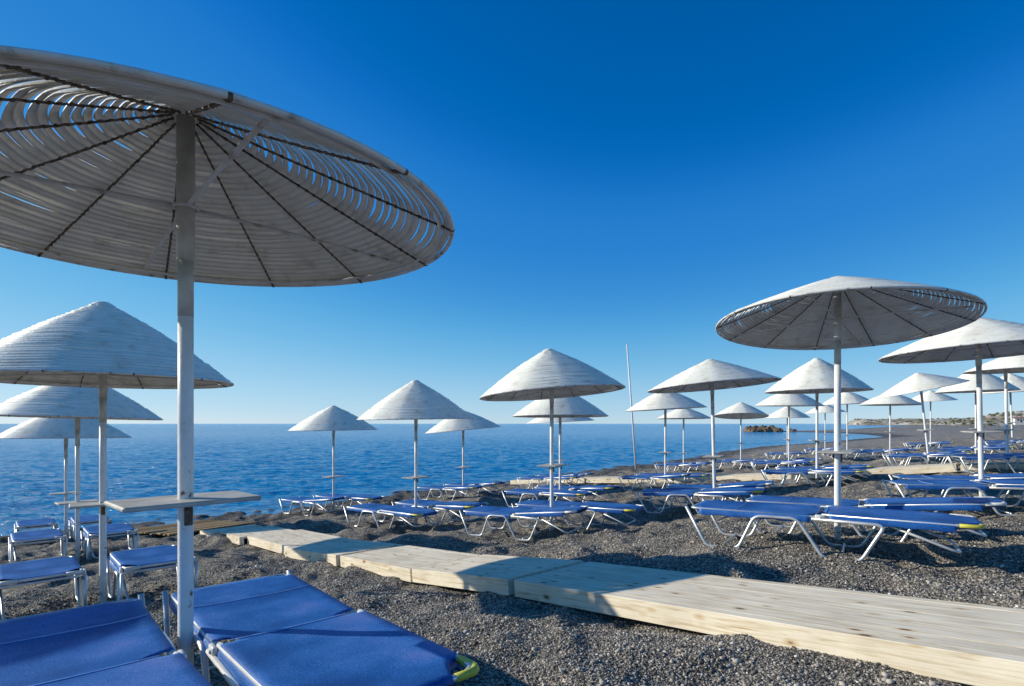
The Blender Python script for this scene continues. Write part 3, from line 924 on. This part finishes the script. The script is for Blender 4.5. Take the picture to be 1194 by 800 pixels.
def make_folded():
    root = empty('sun_lounger')
    h = BH - .01; L = .80
    f1 = lambda x: h; f2 = lambda x: h + .055 + (x - .4) * -.04
    mb = MB(); mb.tube([(.0, -BW, h), (L, -BW, h), (L, BW, h), (0, BW, h)], .0125, 8, fillet=.05, closed=True)
    link('seat_frame', mb.mesh('seat_frame'), M['alu'], root)
    link('seat_sling', sling_mesh(.03, L - .03, f1, .04, .04, seed=5), M['sling'], root)
    mb = MB(); mb.tube([(-.03, -BW, f2(0)), (L + .02, -BW, f2(L)), (L + .02, BW, f2(L)), (-.03, BW, f2(0))], .0125, 8, fillet=.09, closed=True)
    bo = link('back_frame', mb.mesh('back_frame'), M['alu'], root)
    link('backrest_sling', sling_mesh(-.01, L, f2, .10, .10, seed=9), M['sling'], root)
    for s in (-1, 1):
        y = s * (BW + .022)
        mb = MB(); mb.tube([(-.03, y, h + .02), (.12, y, .0), (.34, y, .0), (.46, y, h - .035), (.60, y, h - .035), (.66, y, 0), (.74, y, 0), (.82, y, h)], .0135, 8, fillet=.04)
        link('side_leg', mb.mesh('side_leg'), M['alu'], root)
        mb = MB(); mb.box((L - .05, s * (BW + .02), h + .02), (.03, .01, .03), bev=.004)
        link('hinge', mb.mesh('hinge'), M['plastic'], root)
        mb = MB(); mb.tube([(L + .02, s * BW, f2(L)), (L + .02, s * (BW - .12), f2(L))], .018, 8)
        link('grip', mb.mesh('grip'), M['plastic'], bo)
    mb = MB()
    mb.tube([(.55, -BW + .01, h - .03), (.86, -BW + .03, .035), (.86, BW - .03, .035), (.55, BW - .01, h - .03)], .012, 8, fillet=.08)
    link('support_loop', mb.mesh('support_loop'), M['alu'], root)
    return root

LP = {'a': make_lounger(.03, 'far', 1), 'd': make_lounger(.03, 'yellow', 1), 'b': make_lounger(.07, 'white', 5), 'c': make_lounger(-.02, 'yellow', 9), 'f': make_folded()}
KM = kid_map()
lused = set()
def put_lounger(kind, ux, uy, ang, along, lat, label, L=HEAD, flat=.35, lift=0.0):
    if kind in lused: o = copy_tree(LP[kind], KM)
    else: o = LP[kind]; lused.add(kind)
    if kind == 'f': L = .8
    a = R_(ang)
    ca, sa = math.cos(a), math.sin(a)
    nx, ny = -sa, ca
    fx = ux + ca * (along - L / 2) + nx * lat; fy = uy + sa * (along - L / 2) + ny * lat
    P = lambda t, w: (fx + ca * t + nx * w, fy + sa * t + ny * w)
    t1, t2 = (.2, .7) if kind == 'f' else (.28, 1.14)
    h1 = (gz(*P(t1, -.3)) + gz(*P(t1, .3))) / 2; h2 = (gz(*P(t2, -.3)) + gz(*P(t2, .3))) / 2
    tm = (t1 + t2) / 2
    l = gz(*P(tm, -.3)); r = gz(*P(tm, .3))
    ax = Vector((ca * (t2 - t1), sa * (t2 - t1), (h2 - h1) * flat)).normalized()
    ay = Vector((nx * .6, ny * .6, (r - l) * flat)).normalized()
    az = ax.cross(ay).normalized(); ay = az.cross(ax)
    mtx = Matrix((ax, ay, az)).transposed()
    z0 = (h1 + h2) / 2 - ax.z / max(1e-6, math.hypot(ax.x, ax.y)) * tm + lift
    o.location = (fx, fy, z0 + 0.012)
    o.rotation_euler = mtx.to_euler()
    tag(o, label, 'sun lounger', 'blue sling loungers in pairs under the umbrellas')
    return o

rnd = random.Random(12)
kinds = 'dbc'
SIDE = {0: 'nearer', 1: 'farther'}
for i, (k, *_r) in enumerate(UM):
    ux, uy, ang = UPOS[k]
    d = ULAB[k][1]
    if k == 'A':
        put_lounger('a', ux, uy, -49, .265, .35, 'faded blue lounger right of the foreground pole, yellow grip at its near corner', 1.82, .05, .0).scale = (.92, 1, 1)
        put_lounger('b', ux, uy, -49, .285, -.38, 'blue lounger cut by the lower left corner, partly in shade', 1.82, .05, .03).scale = (.92, 1, 1)
        continue
    if k in 'BCE':
        put_lounger('f', ux, uy, ang, -.13, .42, 'folded blue lounger right of the pole of ' + d, lift=-.04)
        put_lounger('f', ux, uy, ang, -.42, -.44, 'folded blue lounger left of the pole of ' + d, lift=-.04)
        continue
    k1 = kinds[i % 3]; k2 = kinds[(i + 1) % 3]
    if k == 'U': k1, k2 = 'c', 'b'
    j = lambda s: rnd.uniform(-s, s)
    o1 = put_lounger(k1, ux, uy, ang + (0 if k == 'U' else j(4)), (-.2 if k == 'U' else -.14 + j(.08)), (-.56 if k == 'U' else -.47), 'blue lounger on the nearer side of ' + d)
    o2 = put_lounger(k2, ux, uy, ang + (0 if k == 'U' else j(4)), .18 + j(.08), (.52 if k == 'U' else .45), 'blue lounger on the farther side of ' + d)
    if k == 'U': o1.scale = o2.scale = (1.10, 1.05, 1)

# the umbrella of the row outside the frame on the left: only its shadow reaches the near lounger
root = copy_tree(protos['sh'], kid_map())
x, y = -6.0, 3.0
root.location = (x, y, gz(x, y))
for ch in root.children:
    if ch.name.startswith('canopy'):
        ch.location = (0, 0, 2.1); ch.scale = (1, 1, 1); ch.rotation_quaternion = (1, 0, 0, 0)
    if ch.name.startswith('pole'): ch.scale = (1, 1, 1)
    if ch.name.startswith('sleeve'): ch.location = (0, 0, 0)
    if ch.name.startswith('table'): ch.location = (0, 0, .9)
tag(root, 'white umbrella just outside the left edge, casting shade on the corner lounger', 'beach umbrella', 'white strip umbrellas on the beach')

# ---------------------------------------------------------------- bare leaning pole, stones
bx, by = 6.55, 30.0
tx, ty_, tz = (731 - 597) / FPX * 30.0, 30.0, EYE + (HOR - 402) * 30.0 / FPX
mb = MB(); h = tz - gz(bx, by)
mb.tube([(0, 0, -.2), ((tx - bx) * .5, 0, h * .5), (tx - bx, 0, h)], [.05, .045, .035], 12)
mb.tube([(tx - bx, 0, h), (tx - bx, 0, h + .03)], [.045, .02], 12)
tag(link('bare_pole', mb.mesh('bare_pole'), M['pole'], None, (bx, by, gz(bx, by))), 'tall thin bare white pole leaning left at the water edge', 'pole')

def stone(x, y, r, label, mat='stone', seed=0, name='beach_stone', sq=(1.2, .9, .7), group=None, lev=2, cat='stone', zoff=.25):
    import bmesh
    bm = bmesh.new(); bmesh.ops.create_icosphere(bm, subdivisions=lev, radius=1)
    rg = random.Random(seed)
    o1 = Vector((rg.uniform(0, 50), rg.uniform(0, 50), 0))
    from mathutils import noise as mn
    for v in bm.verts:
        d = 1 + .34 * mn.noise(v.co * 1.3 + o1) + (.26 if name == 'boulder' else .14) * mn.noise(v.co * 3.1 + o1)
        v.co = Vector((v.co.x * sq[0], v.co.y * sq[1], v.co.z * sq[2])) * d * r
    me = bpy.data.meshes.new(name); bm.to_mesh(me); bm.free()
    me.polygons.foreach_set('use_smooth', [False] * len(me.polygons))
    o = link(name, me, M[mat], None, (x, y, max(gz(x, y), -.2) + r * zoff), (0, 0, rg.uniform(0, 6)))
    tag(o, label, cat, group)
    return o
stone(-1.95, 8.55, .055, 'round pale stone on the shingle beyond the boardwalk, below the pointed umbrella', seed=1)
stone(.72, 6.9, .06, 'square pale stone below the large tilted middle umbrella', seed=2)
stone(-1.55, 4.1, .035, 'small pale stone beside the far corner of the foreground lounger', seed=3)

# breakwater rocks
rg = random.Random(5)
for i in range(36):
    t = i / 35
    px_ = 871 + t * 55 + rg.uniform(-1, 1)
    D = 176 + rg.uniform(-5, 5)
    hgt = 1.6 * (math.sin(min(1, t * 1.15 + .12) * PI) ** .5 if t < .9 else .4)
    stone((px_ - 597) / FPX * D, D, hgt * rg.uniform(.45, 1.25), 'weathered brown boulder in the low rocky islet at the end of the spit', 'rock', i + 10,
          'boulder', (1.15, 1.0, 1.1), 'boulders of the rocky islet', 3, 'boulder', .15)

# ---------------------------------------------------------------- headland
def headland(name, pts, depth, seed, label, kind='structure', nlev=14, nx=260):
    """ridge following pixel columns: (px, crest row, distance)"""
    P = np.array(pts, dtype=float)
    xs = np.linspace(P[0, 0], P[-1, 0], nx)
    cr = np.interp(xs, P[:, 0], P[:, 1]); D = np.interp(xs, P[:, 0], P[:, 2])
    V = []
    for j in range(nlev):
        v = j / (nlev - 1)
        dd = D + depth * v
        X = (xs - 597) / FPX * D * (1 + depth * v / D * .6)
        H = (HOR - cr) * D / FPX + EYE
        prof = min(1, (v * 2.2)) ** .7
        ns = fbm(xs * D / FPX / 14 + seed, np.full(nx, v * depth / 12), 4, seed)
        nf = fbm(xs * D / FPX / 4 + seed, np.full(nx, v * depth / 4), 3, seed + 3)
        z = H * prof * (1 + .22 * ns * (1 - .6 * prof)) + nf * H * .13 * prof + (-1.5 if v == 0 else 0)
        if v == 1: z = z * 0.6
        V.append(np.stack([X, dd, z], 1))
    V = np.concatenate(V)
    idx = np.arange(nlev * nx).reshape(nlev, nx)
    F = np.stack([idx[:-1, :-1].ravel(), idx[:-1, 1:].ravel(), idx[1:, 1:].ravel(), idx[1:, :-1].ravel()], 1)
    o = link(name, fast_mesh(name, V, F, False), M['headland'])
    tag(o, label, None, kind=kind)
    return V
Vh = headland('hills', [(1006, 495.5, 880), (1010, 492, 880), (1018, 488.5, 880), (1045, 489, 860), (1075, 488, 830), (1110, 488.6, 800), (1150, 487, 780), (1200, 487, 760), (1290, 484, 740), (1500, 478, 740)], 140, 3,
              'low rocky headland with scrub on the far side of the bay')
Vn = headland('near_hill', [(1118, 495.5, 430), (1128, 492.5, 430), (1150, 489.5, 430), (1168, 486, 430), (1194, 481.5, 430), (1230, 478, 430), (1400, 474, 430)], 80, 9,
              'scrubby rise behind the beach at the right edge')

# scrub clumps over both slopes
rg = np.random.default_rng(3)
Vs = []; Fs = []; cnt = 0
for (VV, n, smin, smax) in ((Vh, 420, .7, 1.7), (Vn, 420, .5, 1.3)):
    sel = VV[(VV[:, 2] > 1.5)]
    for i in range(n):
        p0 = sel[rg.integers(len(sel))]
        s = rg.uniform(smin, smax)
        q = ico * s * np.array([1.3, 1.3, .8]) * rg.uniform(.6, 1.3, (12, 1)) + p0 + rg.uniform(-2, 2, 3) * np.array([1, 1, 0]) + np.array([0, 0, .2 * s])
        Vs.append(q); Fs.append(icf + cnt); cnt += 12
o = link('scrub', fast_mesh('scrub', np.concatenate(Vs), np.concatenate(Fs), False), M['scrub'])
tag(o, 'dark green scrub covering the headland and the rise behind the beach', 'scrub', kind='stuff')

# low post fence at the back of the beach
fx0, fy0 = (1116 - 597) / FPX * 230, 230.0
fe = empty('post_fence', (fx0, fy0, gz(fx0, fy0))); tag(fe, 'low line of dark wooden posts at the back of the far beach', 'fence')
zb = gz(fx0, fy0)
for k in range(20):
    x_ = fx0 + k * 3.4 ; y_ = fy0 - k * 2.6
    mb = MB(); mb.tube([(0, 0, -.5), (0, 0, 1.3 + .2 * math.sin(k * 2.3))], .14, 6)
    link('post', mb.mesh('post'), M['rib'], fe, (x_ - fx0, y_ - fy0, gz(x_, y_) - zb))

# small white house on the rise
def house(px_, row, D, w, h, label):
    x = (px_ - 597) / FPX * D; z = EYE + (HOR - row) * D / FPX
    root = empty('house', (x, D, z - h), R_(-20)); tag(root, label, 'house')
    mb = MB(); mb.box((0, 0, h / 2 - 1), (w / 2, w * .35, h / 2 + 1)); link('wall', mb.mesh('wall', False), M['white_wall'], root)
    mb = MB(); e = .4
    mb.add([(-w / 2 - e, -w * .35 - e, h), (w / 2 + e, -w * .35 - e, h), (w / 2 + e, w * .35 + e, h), (-w / 2 - e, w * .35 + e, h), (-w / 2 - e, 0, h + 1.1), (w / 2 + e, 0, h + 1.1)],
           [(0, 1, 5, 4), (2, 3, 4, 5), (1, 2, 5), (3, 0, 4), (3, 2, 1, 0)])
    link('roof', mb.mesh('roof', False), M['roof'], root, (0, 0, .01))
    for xx in (-w * .3, w * .1, w * .34):
        mb = MB(); mb.box((xx, -w * .35 - .02, h * .55), (.5, .05, .55)); link('window', mb.mesh('window', False), M['dark'], root)
    mb = MB(); mb.box((-w * .1, -w * .35 - .02, .95), (.5, .05, 1.0)); link('door', mb.mesh('door', False), M['dark'], root)
house(1190, 488, 418, 9, 2.8, 'small white house with a low tiled roof on the rise at right')
house(1114, 491.5, 770, 10, 3.0, 'tiny pale house on the far headland slope')
